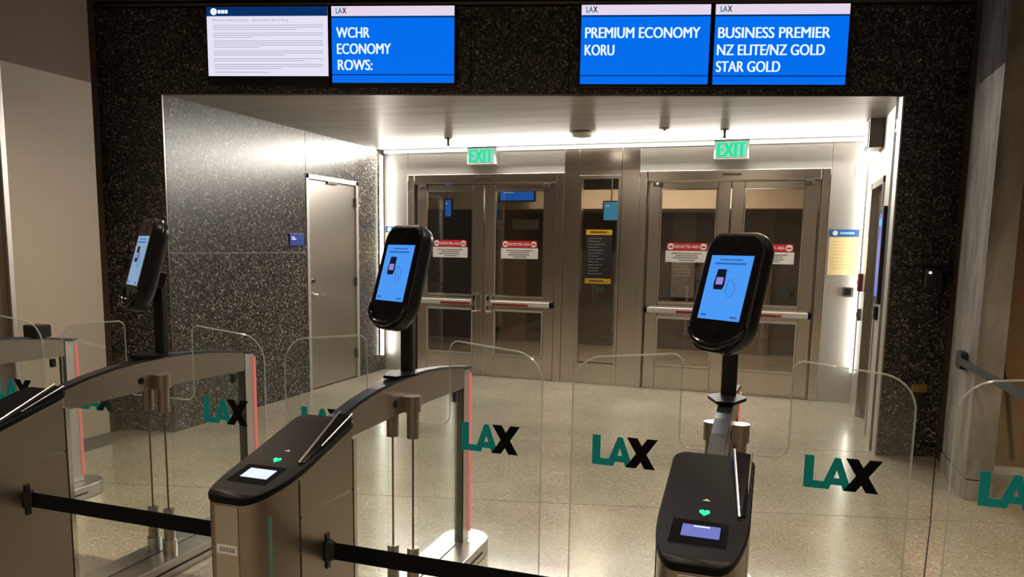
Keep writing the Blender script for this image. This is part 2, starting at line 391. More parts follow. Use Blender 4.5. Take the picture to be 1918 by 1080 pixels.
# ------------------------------------------------------------------ back wall: panels, doors, sidelight
wb = struct('wall_back', 'satin metal door wall closing the passage')
def bp_(x0, x1, z0, z1, m=PANEL, y=YB): return box('wall_panel', m, wb, x0+.002, x1-.002, y, y+.05, z0, z1, .002)
ZD = 2.47
P1 = (-4.385,-2.365); P2 = (-1.485,.515)
bp_(XL,P1[0],0,ZC); bp_(P1[0],P1[1],ZD,ZC); bp_(P1[1],-2.19,0,ZC, DOORSTEEL); bp_(-2.19,-1.69,2.43,ZC, DOORSTEEL); bp_(-1.69,P2[0],0,ZC, DOORSTEEL)
bp_(-2.19,-1.69,0,.215, DOORSTEEL); bp_(P2[0],P2[1],ZD,ZC); bp_(P2[1],XR,0,ZC)
wd = struct('window_1', 'narrow sidelight between the two pairs of doors')
MB().box(-2.19,-2.155,YB-.012,YB+.09,.215,2.43).box(-1.725,-1.69,YB-.012,YB+.09,.215,2.43).box(-2.155,-1.725,YB-.012,YB+.09,2.395,2.43).box(-2.155,-1.725,YB-.012,YB+.09,.215,.25).build('window_frame', DOORSTEEL, wd, .003)
box('pane', DGLASS, wd, -2.157, -1.723, YB+.05, YB+.058, .248, 2.397)
nt_ = MB().box(-2.10,-1.79,YB+.044,YB+.048,1.19,1.81).build('notice_sheet', BLACKM, wd); nt_['label'] = 'black notice with yellow bands on the glass'
box('yellow_band', YELLOW, nt_, -2.10, -1.79, YB+.042, YB+.044, 1.755, 1.815); box('yellow_band', YELLOW, nt_, -2.10, -1.79, YB+.042, YB+.044, 1.19, 1.25)
bars('notice_lines', GREYTXT, nt_, [(-2.07,-2.07+random.uniform(.12,.25),1.71-.034*i,1.717-.034*i) for i in range(13)], YB+.044)
bars('notice_lines', DKRED, nt_, [(-2.05,-1.85,1.78,1.795),(-2.05,-1.88,1.215,1.228)], YB+.042)

def leaf(n, x0, x1, latch, label):
    """door leaf from x0 to x1; latch = +1 when the meeting stile is on the right"""
    d = struct('door_%d' % n, label)
    st, top = .135, 2.345
    gx0, gx1 = x0+st, x1-st
    y0, y1 = YB+.03, YB+.075
    MB().box(x0,gx0,y0,y1,.012,top).box(gx1,x1,y0,y1,.012,top).box(gx0,gx1,y0,y1,2.275,top).box(gx0,gx1,y0,y1,.83,1.0).box(gx0,gx1,y0,y1,.012,.265).build('leaf_frame', DOORSTEEL, d, .006)
    for z0, z1 in ((.265,.83),(1.0,2.275)):
        p = box('pane', DGLASS, d, gx0-.003, gx1+.003, y0+.02, y0+.028, z0-.003, z1+.003)
        MB().box(gx0,gx0+.016,y0-.004,y0+.02,z0,z1).box(gx1-.016,gx1,y0-.004,y0+.02,z0,z1).box(gx0+.016,gx1-.016,y0-.004,y0+.02,z1-.016,z1).box(gx0+.016,gx1-.016,y0-.004,y0+.02,z0,z0+.016).build('glazing_bead', CHROME if z0 > .5 else PANEL, p)
    bx0, bx1 = (x0-.0, x1-.05) if latch > 0 else (x0+.05, x1)
    pb = MB().box(bx0,bx1,YB-.05,YB-.015,.885,.945).build('push_bar', OFFW, d, .008)
    ex = bx1-.035 if latch > 0 else bx0+.035
    sx = bx0+.02 if latch > 0 else bx1-.02
    MB().box(ex-.04,ex+.04,YB-.055,YB+.03,.80,1.03).build('latch_case', CHROME, pb, .02)
    MB().box(ex-.016,ex+.016,YB-.058,YB-.054,.945,1.0).box(ex-.014,ex+.014,YB-.058,YB-.054,.84,.875).build('keyhole', BLACKM, pb)
    MB().box(sx-.02,sx+.02,YB-.05,YB+.03,.88,.95).build('end_cap', BLACK, pb, .006)
    a, b = (bx0+.36,ex-.05) if latch > 0 else (ex+.05,bx1-.30)
    box('red_label', REDTXT, pb, a, b, YB-.0512, YB-.05, .888, .918); bars('label_lines', DKRED, pb, [(a+.02+.035*i,a+.045+.035*i,.894,.912) for i in range(int((b-a-.04)/.035))], YB-.0512)
    cx = x0+.10 if latch > 0 else x1-.10
    MB().box(cx-.05,cx+.05,YB-.015,YB+.03,2.30,2.35).build('closer_case', GALV, d, .006)
    MB().cyl((cx,2.325),.016,YB-.04,YB-.012,'y').build('closer_pivot', CHROME, d, smooth=True)
    # restricted-area sticker on the upper pane
    mx = (gx0+gx1)/2; sw = .235
    s = box('warning_sticker', WHITE, d, mx-sw, mx+sw, y0+.016, y0+.019, 1.46, 1.59)
    s['label'] = 'red and white warning sticker on the glass'
    box('red_band', RED, s, mx-sw+.012, mx+sw-.012, y0+.015, y0+.018, 1.59, 1.675)
    for k in (-1,1): 
        MB().cyl((mx+k*(sw-.055),1.633),.036,y0+.0135,y0+.015,'y').build('no_entry_symbol', WHITE, s); MB().box(mx+k*(sw-.055)-.022,mx+k*(sw-.055)+.022,y0+.0125,y0+.0135,1.625,1.641).build('symbol_bar', RED, s)
    lettering('red_band_words', 'RESTRICTED AREA', WHITE, s, mx-.135, y0+.0145, 1.617, .032, .27, .01)
    bars('sticker_lines', GREYTXT, s, [(mx-.17,mx+.17,1.555,1.566),(mx-.12,mx+.12,1.53,1.541),(mx-.15,mx+.13,1.505,1.516),(mx-.08,mx+.09,1.48,1.490)], y0+.016)
    return d
def pair(n, X, la, lb):
    a, b = X; m = (a+b)/2
    fr = struct('trim_%d' % n, 'stainless frame around a pair of doors')
    MB().box(a,a+.09,YB-.02,YB+.11,0,ZD).box(b-.09,b,YB-.02,YB+.11,0,ZD).box(a+.09,b-.09,YB-.02,YB+.11,2.352,ZD).build('door_frame', DOORSTEEL, fr, .010)
    MB().box(a+.088,a+.10,YB-.005,YB+.11,0,2.352).box(b-.10,b-.088,YB-.005,YB+.11,0,2.352).build('door_stop', GALV, fr)
    for x in (a+.004,a+.082,b-.082,b-.004): MB().box(x-.004,x+.004,YB-.024,YB-.018,0,2.40).build('edge_highlight', CHROME, fr, .0015)  # thin chrome strips added as the bright highlights along the jamb edges
    MB().box(m-.10,m+.10,YB-.035,YB-.018,2.405,2.43).build('coordinator', GALV, fr, .004)
    return leaf(2*n, a+.105, m-.006, 1, la), leaf(2*n+1, m+.006, b-.105, -1, lb)
pair(1, P1, 'steel and glass door leaf next to the granite side', 'steel and glass door leaf hung next to the sidelight frame, in the pair by the granite')
pair(2, P2, 'steel and glass door leaf beyond the sidelight', 'steel and glass door leaf nearest the cream notice')

# light coves
for nm, lab, a in (('cove_light','white light strip along the top of the door wall',(XL+.03,XR-.03,YB-.06,YB-.02,ZC-.035,ZC-.005)),):
    t = thing(nm, lab, 'light', ((a[0]+a[1])/2,YB-.03,ZC-.02)); L = t.location
    box('diffuser', LED_W, t, a[0]-L.x, a[1]-L.x, a[2]-L.y, a[3]-L.y, a[4]-L.z, a[5]-L.z); box('channel', CHROME, t, a[0]-L.x, a[1]-L.x, a[3]-L.y, .03, a[4]-L.z-.006, a[5]-L.z)
a = bpy.data.lights.new('cove_lamp','AREA'); a.shape = 'RECTANGLE'; a.size = XR-XL-.1; a.size_y = .03; a.energy = 100; a.color = (1,.94,.84)
ao = bpy.data.objects.new('cove_lamp', a); COL.objects.link(ao); ao.location = ((XL+XR)/2,YB-.16,ZC-.012); ao.rotation_euler = (math.radians(-52),0,0)
t = thing('corner_light', 'upright white light strip in the corner of the granite wall', 'light', (XL+.015,YB-.12,.2))
box('diffuser', LED_V, t, 0, .02, -.025, .025, 0, ZC-.27); box('channel', CHROME, t, -.014, 0, -.03, .03, 0, ZC-.25)
t = thing('corner_light', 'upright white light strip in the corner by the cream notice', 'light', (XR-.015,YB-.12,.35))
box('diffuser', LED_V, t, -.02, 0, -.025, .025, 0, ZC-.42); box('channel', CHROME, t, 0, .014, -.03, .03, 0, ZC-.40)

# exit signs
for x, lab in ((-3.37,'green EXIT sign above the doors by the granite wall'),(-.50,'green EXIT sign above the doors by the cream notice')):
    t = thing('exit_sign', lab, 'exit sign', (x,YB-.10,2.57))
    box('housing', OFFW, t, -.18, .18, 0, .10, 0, .20, .006)
    box('panel', EXITB, t, -.165, .165, -.003, 0, .018, .185)
    lettering('letters', 'EXIT', EXITG, t, -.150, -.005, .026, .150, .29, 0, .014)

# notices, plates
def notice(x0, lab):
    t = thing('notice_sign', lab, 'sign', (x0,YB,1.36))
    box('paper', CREAM, t, 0, .29, -.008, 0, 0, .40, .001); bd = box('header_band', BLUESIGN, t, 0, .30, -.012, 0, .40, .475, .001)
    MB().cyl((.055,.4375),.026,-.0135,-.012,'y').build('emblem', WHITE, bd)
    bars('header_words', mat('pale_blue_print',(.25,.42,.66),.5), bd, [(.10,.24,.425,.45)], -.012)
    bars('paper_lines', mat('tan_print',(.62,.47,.22),.6), t, [(.03,.26-.02*(i%3),.35-.035*i,.356-.035*i) for i in range(9)], -.008)
notice(.535, 'cream notice with blue header band beside the doors')
notice(-4.70, 'notice with blue header band partly behind a terminal, by the corner light strip')
t = thing('light_switch_plate', 'glowing white wall plate above the cream notice', 'switch', (.785,YB,2.43)); box('plate', WHITE, t, -.042, .042, -.012, 0, -.06, .06, .004); box('rocker', OFFW, t, -.016, .016, -.017, -.012, -.032, .032, .002)
t = thing('badge_reader', 'small steel badge box on wall under the cream notice', 'card reader', (.75,YB,1.185)); box('housing', CHROME, t, -.055, .055, -.05, 0, -.055, .055, .01); box('window', BLACKG, t, -.03, .03, -.053, -.05, -.03, .035)
t = thing('fire_alarm_pull', 'dark red alarm pull beside the corner light strip', 'alarm', (XR,8.42,1.30)); box('housing', DKRED, t, -.04, 0, -.06, .06, -.09, .09, .006); box('handle', WHITE, t, -.05, -.04, -.03, .03, -.015, .015, .003)
t = thing('alarm_switch', 'small grey switch box under the dark red alarm pull', 'switch', (XR,8.38,.98)); box('housing', GALV, t, -.03, 0, -.05, .05, -.06, .06, .005); box('button', BLACK, t, -.036, -.03, -.02, .02, -.02, .02)

# soffit fittings
t = thing('smoke_detector', 'round pale smoke detector under the grey soffit', 'smoke detector', (-1.92,7.75,ZC)); MB().lathe((0,0,0),[(.11,0),(.115,-.02),(.10,-.045),(.05,-.055),(.01,-.056)],28).build('body', OFFW, t, smooth=True); MB().lathe((0,0,0),[(.13,0),(.13,-.008),(.115,-.010)],28).build('base_ring', GALV, t, smooth=True)
for x, y, lab in ((-3.455,7.876,'sprinkler head under soffit near the EXIT sign by the granite'),(-.528,7.893,'sprinkler head under soffit near the EXIT sign by the cream notice')):
    t = thing('sprinkler', lab, 'sprinkler', (x,y,ZC)); MB().lathe((0,0,0),[(.045,0),(.045,-.008),(.016,-.012),(.014,-.06),(.02,-.062),(.006,-.075)]).build('body', GALV, t, smooth=True)
    MB().lathe((0,0,-.085),[(.006,.02),(.03,.004),(.03,0),(.004,0)]).build('deflector', CHROME, t, smooth=True)
t = thing('sprinkler_cover', 'small dark disc set flush in the soffit', 'sprinkler', (-1.084,7.697,ZC)); MB().lathe((0,0,0),[(.05,0),(.05,-.006),(.03,-.012),(.005,-.012)]).build('disc', GALV, t, smooth=True); MB().lathe((0,0,0),[(.012,-.011),(.012,-.022),(.003,-.024)]).build('tip', BLACK, t, smooth=True)

# ------------------------------------------------------------------ overhead monitors
def monitor(s0, s1, z0, z1, label, fill):
    t = thing('overhead_monitor', label, 'monitor', tuple(FP+FT*((s0+s1)/2)), FA); t.location.z = z0
    w, h = s1-s0, z1-z0
    box('casing', BLACK, t, -w/2-.012, w/2+.012, -.065, -.004, -.022, h+.012, .004)
    box('wall_mount', BLACKM, t, -w*.3, w*.3, -.006, .002, h*.2, h*.8)
    fill(t, -w/2, w/2, h)
    return t
LY = -.0665
def lax_word(par, x, z, h, m1, m2, y):
    lettering('airport_word', 'LA', m1, par, x, y, z, h, h*1.25, .03); lettering('airport_word', 'X', m2, par, x+h*1.25, y, z, h, h*.85, .03)
def blue_fill(lines):
    def f(t, x0, x1, h):
        sc = box('screen', SBLUE, t, x0, x1, -.0662, -.064, 0, h)
        k = h/.565
        box('top_band', SPINK, sc, x0, x1, LY-.0008, LY, h-.072*k, h); box('band_line', SNAVY, sc, x0, x1, LY-.0008, LY, h-.085*k, h-.073*k); box('bottom_line', SNAVYL, sc, x0, x1, LY-.0008, LY, .055*k, .066*k)
        lax_word(sc, x0+.035, h-.052*k, .040*k, STEALT, SDARK, LY-.0015)
        for (tx, lx, lw, lz) in lines: lettering('screen_words', tx, STXT, sc, x0+lx, LY-.0015, lz, .078, lw-.006, 0, .0055)
    return f
def privacy_fill(t, x0, x1, h):
    sc = box('screen', SWHITE, t, x0, x1, -.0662, -.064, .045, h)
    box('top_band', SNAVY, sc, x0, x1, LY-.0008, LY, h-.07, h)
    MB().cyl((x0+.058,h-.036),.026,LY-.0022,LY-.0008,'y').build('emblem', STXT, sc); bars('agency_name', STXT, sc, [(x0+.09,x0+.115,h-.05,h-.024),(x0+.119,x0+.143,h-.05,h-.024),(x0+.147,x0+.17,h-.05,h-.024)], LY-.0008)
    lettering('title_words', 'Privacy Information - Biometric Boarding', SGREY, sc, x0+.05, LY-.001, h-.108, .020, .60, .004)
    rows = []; z = h-.14
    for n in (3,3,4,3,2,3,1):
        for i in range(n):
            rows.append((x0+.05,x0+(.92 if i < n-1 else random.uniform(.3,.8)),z,z+.0045)); z -= .0155
        z -= .012
    bars('body_lines', SGREY, sc, rows, LY)
monitor(-5.265,-4.305,2.85,3.412,'overhead monitor showing a white privacy information page', privacy_fill)
monitor(-4.275,-3.32,2.845,3.412,'overhead monitor reading WCHR ECONOMY ROWS on blue', blue_fill([('WCHR',.035,.265,.335),('ECONOMY',.04,.425,.215),('ROWS:',.045,.275,.095)]))
monitor(-2.355,-1.395,2.838,3.412,'overhead monitor reading PREMIUM ECONOMY KORU on blue', blue_fill([('PREMIUM ECONOMY',.03,.86,.335),('KORU',.03,.225,.21)]))
monitor(-1.36,-.385,2.836,3.412,'overhead monitor reading BUSINESS PREMIER NZ ELITE on blue', blue_fill([('BUSINESS PREMIER',.025,.82,.335),('NZ ELITE/NZ GOLD',.022,.79,.212),('STAR GOLD',.02,.475,.092)]))

# things on the granite pier by the fin
t = thing('intercom', 'grey intercom with a lit lamp and black handset on granite', 'intercom', tuple(FP+FT*.39), FA); t.location.z = 1.36
box('housing', GALV, t, -.07, .07, -.05, 0, -.02, .125, .008); MB().cyl((-.035,.095),.009,-.055,-.05,'y').build('lamp', DOT, t)
hs = MB().box(.02,.07,-.09,-.05,-.06,.10).build('handset', BLACK, t, .012); MB().tube([(.045,-.06,-.05),(.04,-.06,-.14),(.02,-.05,-.20),(.0,-.04,-.24)],.006).build('cord', BLACK, hs, smooth=True)
t = thing('outlet_cover', 'brass outlet cover low on the granite pier by the fin', 'outlet', tuple(FP+FT*.36), FA); t.location.z = .50
box('plate', BRASS, t, -.06, .06, -.03, 0, .02, .085, .005); box('flap', GALV, t, -.045, .045, -.02, 0, -.10, .02, .004)

# ------------------------------------------------------------------ hall sides
whl = struct('wall_hall_left', 'beige clad side wall of the hall')
box('wall_panel', BEIGE, whl, -5.20, -4.90, 3.83, 4.55, 0, ZH, .004); box('wall_panel', BROWN, whl, -5.6, -5.2, 4.4, front_y(-5.4)+.02, 0, ZH)
box('metal_edge', STEEL, whl, -5.0, -4.89, 3.785, 3.83, 0, 2.9, .006); box('wall_panel', BROWN, whl, -5.25, -4.93, -7.2, 3.785, 0, ZH)
box('baseboard', GALV, whl, -4.905, -4.89, 3.83, 4.55, 0, .10)
whr = struct('wall_hall_right', 'tan wall behind the concrete fin')
TY = 6.32
box('wall_panel', TAN, whr, 1.44, 2.75, TY, TY+.1, .06, ZH, .003); box('wall_panel', TAN, whr, 2.755, 6.2, TY, TY+.1, .06, ZH, .003)
box('baseboard', OFFW, whr, 1.44, 6.2, TY-.012, TY+.1, 0, .06); box('corner_trim', TANTRIM, whr, 1.41, 1.50, TY-.03, TY+.1, 0, ZH, .004)
fin = struct('wall_fin', 'rough grey concrete fin wall beside the granite pier')
box('fin_body', CONCRETE, fin, 1.27, 1.43, 5.56, 6.30, .135, ZH, .004); box('fin_base', CONCRETE, fin, 1.265, 1.43, 5.55, 6.31, 0, .125, .004); box('fin_reveal', JOINT, fin, 1.28, 1.42, 5.57, 6.30, .12, .14)
box('return_panel', BROWN, fin, 1.30, 1.43, 6.30, front_y(1.33)+.03, 0, ZH)
box('reveal_plate', GALV, fin, 1.285, 1.30, 6.32, 6.46, .15, .20)
wre = struct('wall_hall_rear', 'brown hall wall behind the viewer')
box('wall_panel', LIGHTWALL, wre, -6.2, 6.2, -7.2, -7.1, 0, ZH); box('wall_panel', BROWN, wre, 6.1, 6.2, -7.1, 6.4, 0, ZH)
t = thing('loose_cord', 'thin brown cord hanging slantwise down the tan wall', 'cord', (1.66,TY,0)); MB().tube([(-.05,-.012,.80),(.0,-.012,.60),(.04,-.012,.35),(.075,-.012,.12)],.012).build('cord_line', BROWN, t, smooth=True); MB().cyl((-.05,.80),.02,-.02,0,'y').build('cord_clip', BROWN, t)

# ------------------------------------------------------------------ made-up vestibule beyond the glass doors; contents stand in for reflections
wv = struct('wall_vestibule', 'made-up dark vestibule beyond the glass doors')
box('wall_panel', mat('dark_wall',(.045,.038,.032),.45), wv, -6.2, 3.0, 12.4, 12.5, 0, 3.2); box('wall_panel', MATS['dark_wall'], wv, -6.2, -6.1, 8.95, 12.4, 0, 3.2); box('wall_panel', MATS['dark_wall'], wv, 2.2, 2.3, 8.95, 12.4, 0, 3.2)
for x0, x1 in ((-4.44,-3.97),(-.60,-.02)): box('wall_panel', mat('brown_panel',(.12,.085,.055),.5), wv, x0, x1, 12.3, 12.4, 0, 2.6)
cv = struct('ceiling_vestibule', 'vestibule ceiling whose pale bulkhead stands in for a reflected band')
box('ceiling_board', mat('vest_ceiling',(.16,.13,.10),.6), cv, -6.2, 3.0, 8.95, 12.5, 3.0, 3.08); box('bulkhead', mat('vest_bulkhead',(.50,.42,.32),.6), cv, -6.0, 2.2, 11.4, 11.6, 2.19, 2.47)
for x, y, z, w_, h_, m, lab in ((-3.77,11.2,2.38,.54,.15,VBLUE,'blue display standing in for a reflection high in the glass door by the sidelight'),(-2.31,11.2,2.145,.21,.26,VCYAN,'pale blue display standing in for a reflection in the narrow sidelight'),(-4.915,11.2,2.19,.10,.25,VBLUE,'slim blue display standing in for a reflection in the door by the granite')):
    t = thing('reflection_display', lab, 'display', (x,y,z)); box('casing', BLACK, t, -w_/2-.02, w_/2+.02, 0, .05, -h_/2-.02, h_/2+.02, .004); box('screen', m, t, -w_/2, w_/2, -.002, 0, -h_/2, h_/2); bars('screen_lines', STXT, t, [(-w_*.4,-w_*.1,h_*.25,h_*.32)], -.002)
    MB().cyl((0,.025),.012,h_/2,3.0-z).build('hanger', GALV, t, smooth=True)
for x, z, w_, h_, lab in ((-4.45,1.97,.09,.16,'pale sheet standing in for a reflection, narrower than its neighbour'),(-3.97,1.98,.46,.17,'wide pale sheet standing in for a reflection'),(-1.35,1.50,.36,1.30,'tall grey poster standing in for a reflection next to the brown panel')):
    t = thing('reflection_poster', lab, 'poster', (x,12.28,z)); box('sheet', mat('grey_sheet',(.34,.34,.36),.6) if h_ < 1 else mat('poster_grey',(.12,.115,.11),.5), t, -w_/2, w_/2, -.01, .02, -h_/2, h_/2); bars('poster_lines', GREYTXT, t, [(-w_*.4,w_*.35,h_*.3-.05*i,h_*.3-.05*i+.012) for i in range(max(2,int(h_*.6/.05)))], -.01)
a = bpy.data.lights.new('vestibule_fill','AREA'); a.shape = 'RECTANGLE'; a.size = 2.4; a.size_y = .3; a.energy = 120; a.color = (1,.82,.62); ao = bpy.data.objects.new('vestibule_fill', a); COL.objects.link(ao); ao.location = (-1.6,10.2,2.96)  # added fill light for the made-up vestibule, no fitting stands there

# ------------------------------------------------------------------ gate cabinets
W = .225                                                     # cabinet width; local x = 0 is its lane face, -W the other
CX = -.11
def cap_z(y): 
    t_ = max(0,min(1,(y-1.72)/(2.28-1.72))); return .868+.075*t_+.055*t_*t_
def outline(ins=0):
    """plan of the pedestal, counter-clockwise"""
    n = 8; pts = []
    for i in range(n+1):                                    # right side nose sweep: flat nose to full width
        u = i/n; pts.append((CX+.045+(W/2-.045-ins)*math.sin(u*PI/2)**.9 - (ins if i == 0 else 0)*0, 1.745+ins+.235*(1-math.cos(u*PI/2))))
    r = .035
    pts += [(CX+W/2-ins-r+r*math.cos(a), 2.28-ins-r+r*math.sin(a)) for a in [PI/2*k/4 for k in range(5)]]
    left = [(2*CX-x, y) for x, y in pts][::-1]
    return pts+left
def make_gate():
    t = thing('gate_cabinet', '', 'gate')
    ol = outline()
    # pedestal body: stainless skin under a sloping top
    bb = MB(); lo = [(x,y,.0) for x, y in ol]; hi = [(x,y,cap_z(y)-.022) for x, y in ol]
    body = bb.strip_cap([lo,hi]).build('pedestal', STEEL_H, t, smooth=True)
    # lane side access panels, slightly proud of the skin
    for sx in (0,-W):
        k = 1 if sx == 0 else -1
        f = lambda y: cap_z(y)-.03
        MB().prism([(1.945,.758),(2.255,.758),(2.255,f(2.255)),(2.1,f(2.1)),(1.945,f(1.945))], sx, sx+k*.003,'x').build('side_panel', STEEL_H, body)
        MB().prism([(1.945,.03),(2.255,.03),(2.255,.750),(1.945,.750)], sx, sx+k*.003,'x').build('side_panel', STEEL_H, body)
        box('rear_edge', CHROME, body, min(sx-.004*k,sx+k*.004), max(sx-.004*k,sx+k*.004), 2.262, 2.282, .0, .93)
        MB().prism([(1.938,.03),(1.9445,.03),(1.9445,f(1.94)),(1.938,f(1.938))], sx, sx+k*.0018,'x').build('panel_joint', BLACKM, body)
        MB().box(min(sx,sx+k*.0018),max(sx,sx+k*.0018),1.9445,2.26,.7505,.7575).box(min(sx,sx+k*.0018),max(sx,sx+k*.0018),2.2555,2.2605,.03,.93).build('panel_joint', BLACKM, body)
    # nose trim
    MB().box(CX-.040,CX+.040,1.741,1.746,.10,.845).build('nose_panel', STEEL, body, .002)
    tg = box('maker_plate', WHITE, body, CX-.034, CX+.036, 1.7395, 1.741, .700, .728); bars('maker_letters', GREYTXT, tg, [(CX-.024+.011*i,CX-.016+.011*i,.707,.721) for i in range(5)], 1.7395)
    MB().prism([(CX-.002,.57),(CX+.012,.60),(CX+.012,.612),(CX+.005,.618),(CX-.002,.612),(CX-.009,.618),(CX-.016,.612),(CX-.016,.60)],1.738,1.741,'y').build('heart_light', GREENL, body)
    u = 4; px, py = ol[u]
    MB().prism([(px-.004,py-.006),(px+.006,py+.004),(px+.002,py+.010),(px-.008,py)],.05,.80).build('light_slot', GREENS, body)
    # black cap
    cb = MB(); e = .004
    ring = lambda d, z: [(CX+(x-CX)*(1+d/.11),2.0+(y-2.0)*(1+d/.27),cap_z(y)+z) for x, y in ol]
    cap = cb.strip_cap([ring(.002,-.018),ring(.004,-.014),ring(.004,-.003),ring(.001,.0)]).build('cap', CAPBLACK, t, smooth=True)
    def on(x, y, d): return (x,y,cap_z(y)+d)
    def patch(name, m, x0, x1, y0, y1, d=.002, n=4):
        b = MB(); lo_ = []; rows = [y0+(y1-y0)*i/n for i in range(n+1)]
        vs = [on(x,y,dd) for y in rows for x in (x0,x1) for dd in (0,d)]; fs = []
        for i in range(n):
            a_ = i*4; b_ = a_+4
            fs += [(a_+1,a_+3,b_+3,b_+1),(a_,b_,b_+2,a_+2),(a_,a_+1,b_+1,b_),(a_+2,b_+2,b_+3,a_+3)]
        fs += [(0,2,3,1),(n*4,n*4+1,n*4+3,n*4+2)]
        return b.add(vs, fs).build(name, m, cap)
    patch('display_bezel', BLACKG, CX-.075, CX+.065, 1.835, 1.945, .0012)
    patch('reader_display', KGLOW if True else KBLUE, CX-.048, CX+.046, 1.868, 1.922, .0025)
    patch('display_line', STXT, CX-.02, CX+.02, 1.912, 1.917, .0032)
    y = 1.985; MB().add([on(CX+.0+a_,y+b_,dd) for dd in (.0005,.003) for a_, b_ in ((0,-.014),(.014,.002),(.012,.010),(.005,.012),(0,.007),(-.005,.012),(-.012,.010),(-.014,.002))],
        [tuple(range(8))[::-1],tuple(range(8,16))]+[(i,(i+1)%8,8+(i+1)%8,8+i) for i in range(8)]).build('heart_light', GREENL, cap)
    y = 2.045; MB().add([on(CX+a_,y+b_,dd) for dd in (.0005,.0025) for a_, b_ in ((-.011,-.004),(.011,-.004),(0,.007))],[(2,1,0),(3,4,5),(0,1,4,3),(1,2,5,4),(2,0,3,5)]).build('arrow_mark', OFFW, cap)
    patch('cap_seam', BLACKG, CX-.06, CX+.06, 2.098, 2.101, .0006)
    # raised passport reader wedge along the lane edge
    A = [on(CX+.088,1.985,.0),on(CX+.104,1.985,.0),on(CX+.108,2.262,.0),on(CX+.055,2.262,.0)]
    B = [on(CX+.092,1.985,.004),on(CX+.103,1.985,.004),on(CX+.106,2.262,.022),on(CX+.060,2.262,.026)]
    wd_ = MB().loft([A,B]).build('passport_reader', BLACKG, cap)
    MB().tube([on(CX+.088,1.975,.006),on(CX+.057,2.268,.028)],.0042,8).build('chrome_edge', BRIGHT, wd_, smooth=True)
    MB().tube([on(CX+.104,2.08,.010),on(CX+.106,2.268,.023)],.0028,8).build('chrome_edge', BRIGHT, wd_, smooth=True)
    # tail: plinth, beam, glass, post
    pl = arc(CX,3.56,.125,0,PI,12)
    MB().prism([(CX+.125,2.27)]+pl+[(CX-.125,2.27)],0,.085).build('plinth', STEEL, t, .006)
    MB().box(CX+.1255,CX+.127,2.5,3.5,.035,.045).box(CX-.004,CX+.004,2.3,3.45,.085,.0862).build('plinth_slot', BLACKM, t)
    top = [(2.24,.945),(2.34,.985),(2.46,1.012),(2.60,1.032),(2.75,1.044),(2.90,1.048),(3.05,1.044),(3.2,1.033),(3.35,1.016),(3.48,.998),(3.575,.985)]
    bot = [(3.45,.895),(3.1,.903),(2.8,.905),(2.5,.900),(2.24,.895)]
    bm_ = MB().prism(top[:-1]+[(3.48,.895)]+bot, CX-.024, CX+.024,'x').build('beam', STEEL_H, t)
    bt = MB(); n = len(top)
    bt.loft([[(CX-.027,y_,z_-.004),(CX+.027,y_,z_-.004),(CX+.025,y_,z_+.008),(CX-.025,y_,z_+.008)] for y_, z_ in top]).build('beam_cover', BLACK, bm_)
    MB().prism([(2.28,.086),(3.46,.086),(3.46,.897),(3.1,.905),(2.8,.907),(2.28,.898)],CX-.005,CX+.005,'x').build('side_glass', GLASS, t)
    MB().box(CX-.020,CX+.020,3.478,3.570,.085,.985).build('rear_post', PANEL, t, .004)
    MB().box(CX-.0215,CX+.0215,3.478,3.490,.085,.985).build('post_groove', BLACKM, t)
    MB().box(CX+.020,CX+.029,3.562,3.572,.12,.96).build('red_light_strip', LED_R, t)
    MB().box(CX-.012,CX+.012,3.40,3.43,.835,.885).build('glass_clamp', BLACK, t, .004)
    # hinge columns: capped bracket above, pivot cups below
    br = rrect(CX-.078,CX+.086,2.815,2.885,.034,6)
    hg = MB().prism(br,.905,.972).build('hinge_bracket', STEEL_H, t, smooth=True)
    for hx in (CX-.044,CX+.052):
        MB().cyl((hx,2.85),.026,.79,.908).build('hinge_cup', STEEL_H, hg, smooth=True)
        MB().cyl((hx,2.85),.0045,.30,.80).build('pivot_rod', GALV, hg, smooth=True)
        MB().cyl((hx,2.85),.026,.155,.305).build('hinge_cup', STEEL_H, hg, smooth=True); MB().cyl((hx,2.85),.033,.085,.155).build('hinge_foot', STEEL, hg, smooth=True)
    for hx in (CX-.05,CX+.05): MB().cyl((2.62,.955),.012,hx-.002,hx+.002,'x').build('bolt', GALV, hg) if False else None
    MB().cyl((2.745,.955),.016,CX-.027,CX+.027,'x').build('sensor_eye', BLACKG, bm_, smooth=True)
    return t
def children(o): return [c_ for c_ in COL.objects if c_.parent == o]
def copy_tree(o, parent=None):
    c_ = o.copy(); COL.objects.link(c_); c_.parent = parent
    for ch in children(o): copy_tree(ch, c_)
    return c_
GX = [-3.992,-2.670,-1.350,-.025,1.2975]
gates = [make_gate()]
for i in range(1,5): gates.append(copy_tree(gates[0]))
for o, x, lab in zip(gates, GX, ('steel gate cabinet standing first from the beige wall','steel gate cabinet standing second from the beige wall','steel gate cabinet standing third from the beige wall, between two glass lanes','steel gate cabinet with black cap standing fourth from the beige wall','steel gate cabinet standing fifth from the beige wall, in front of the concrete fin')):
    o.location = (x,0,0); tag(o, lab, 'gate', 'steel gate cabinets in a row')
# the two reader displays differ: glare painted into the glow of one, a lilac page on the other
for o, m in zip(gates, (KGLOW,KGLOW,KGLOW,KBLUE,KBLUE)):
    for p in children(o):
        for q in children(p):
            if q.name.startswith('reader_display') and m is KBLUE: q.data = q.data.copy(); q.data.materials[0] = m

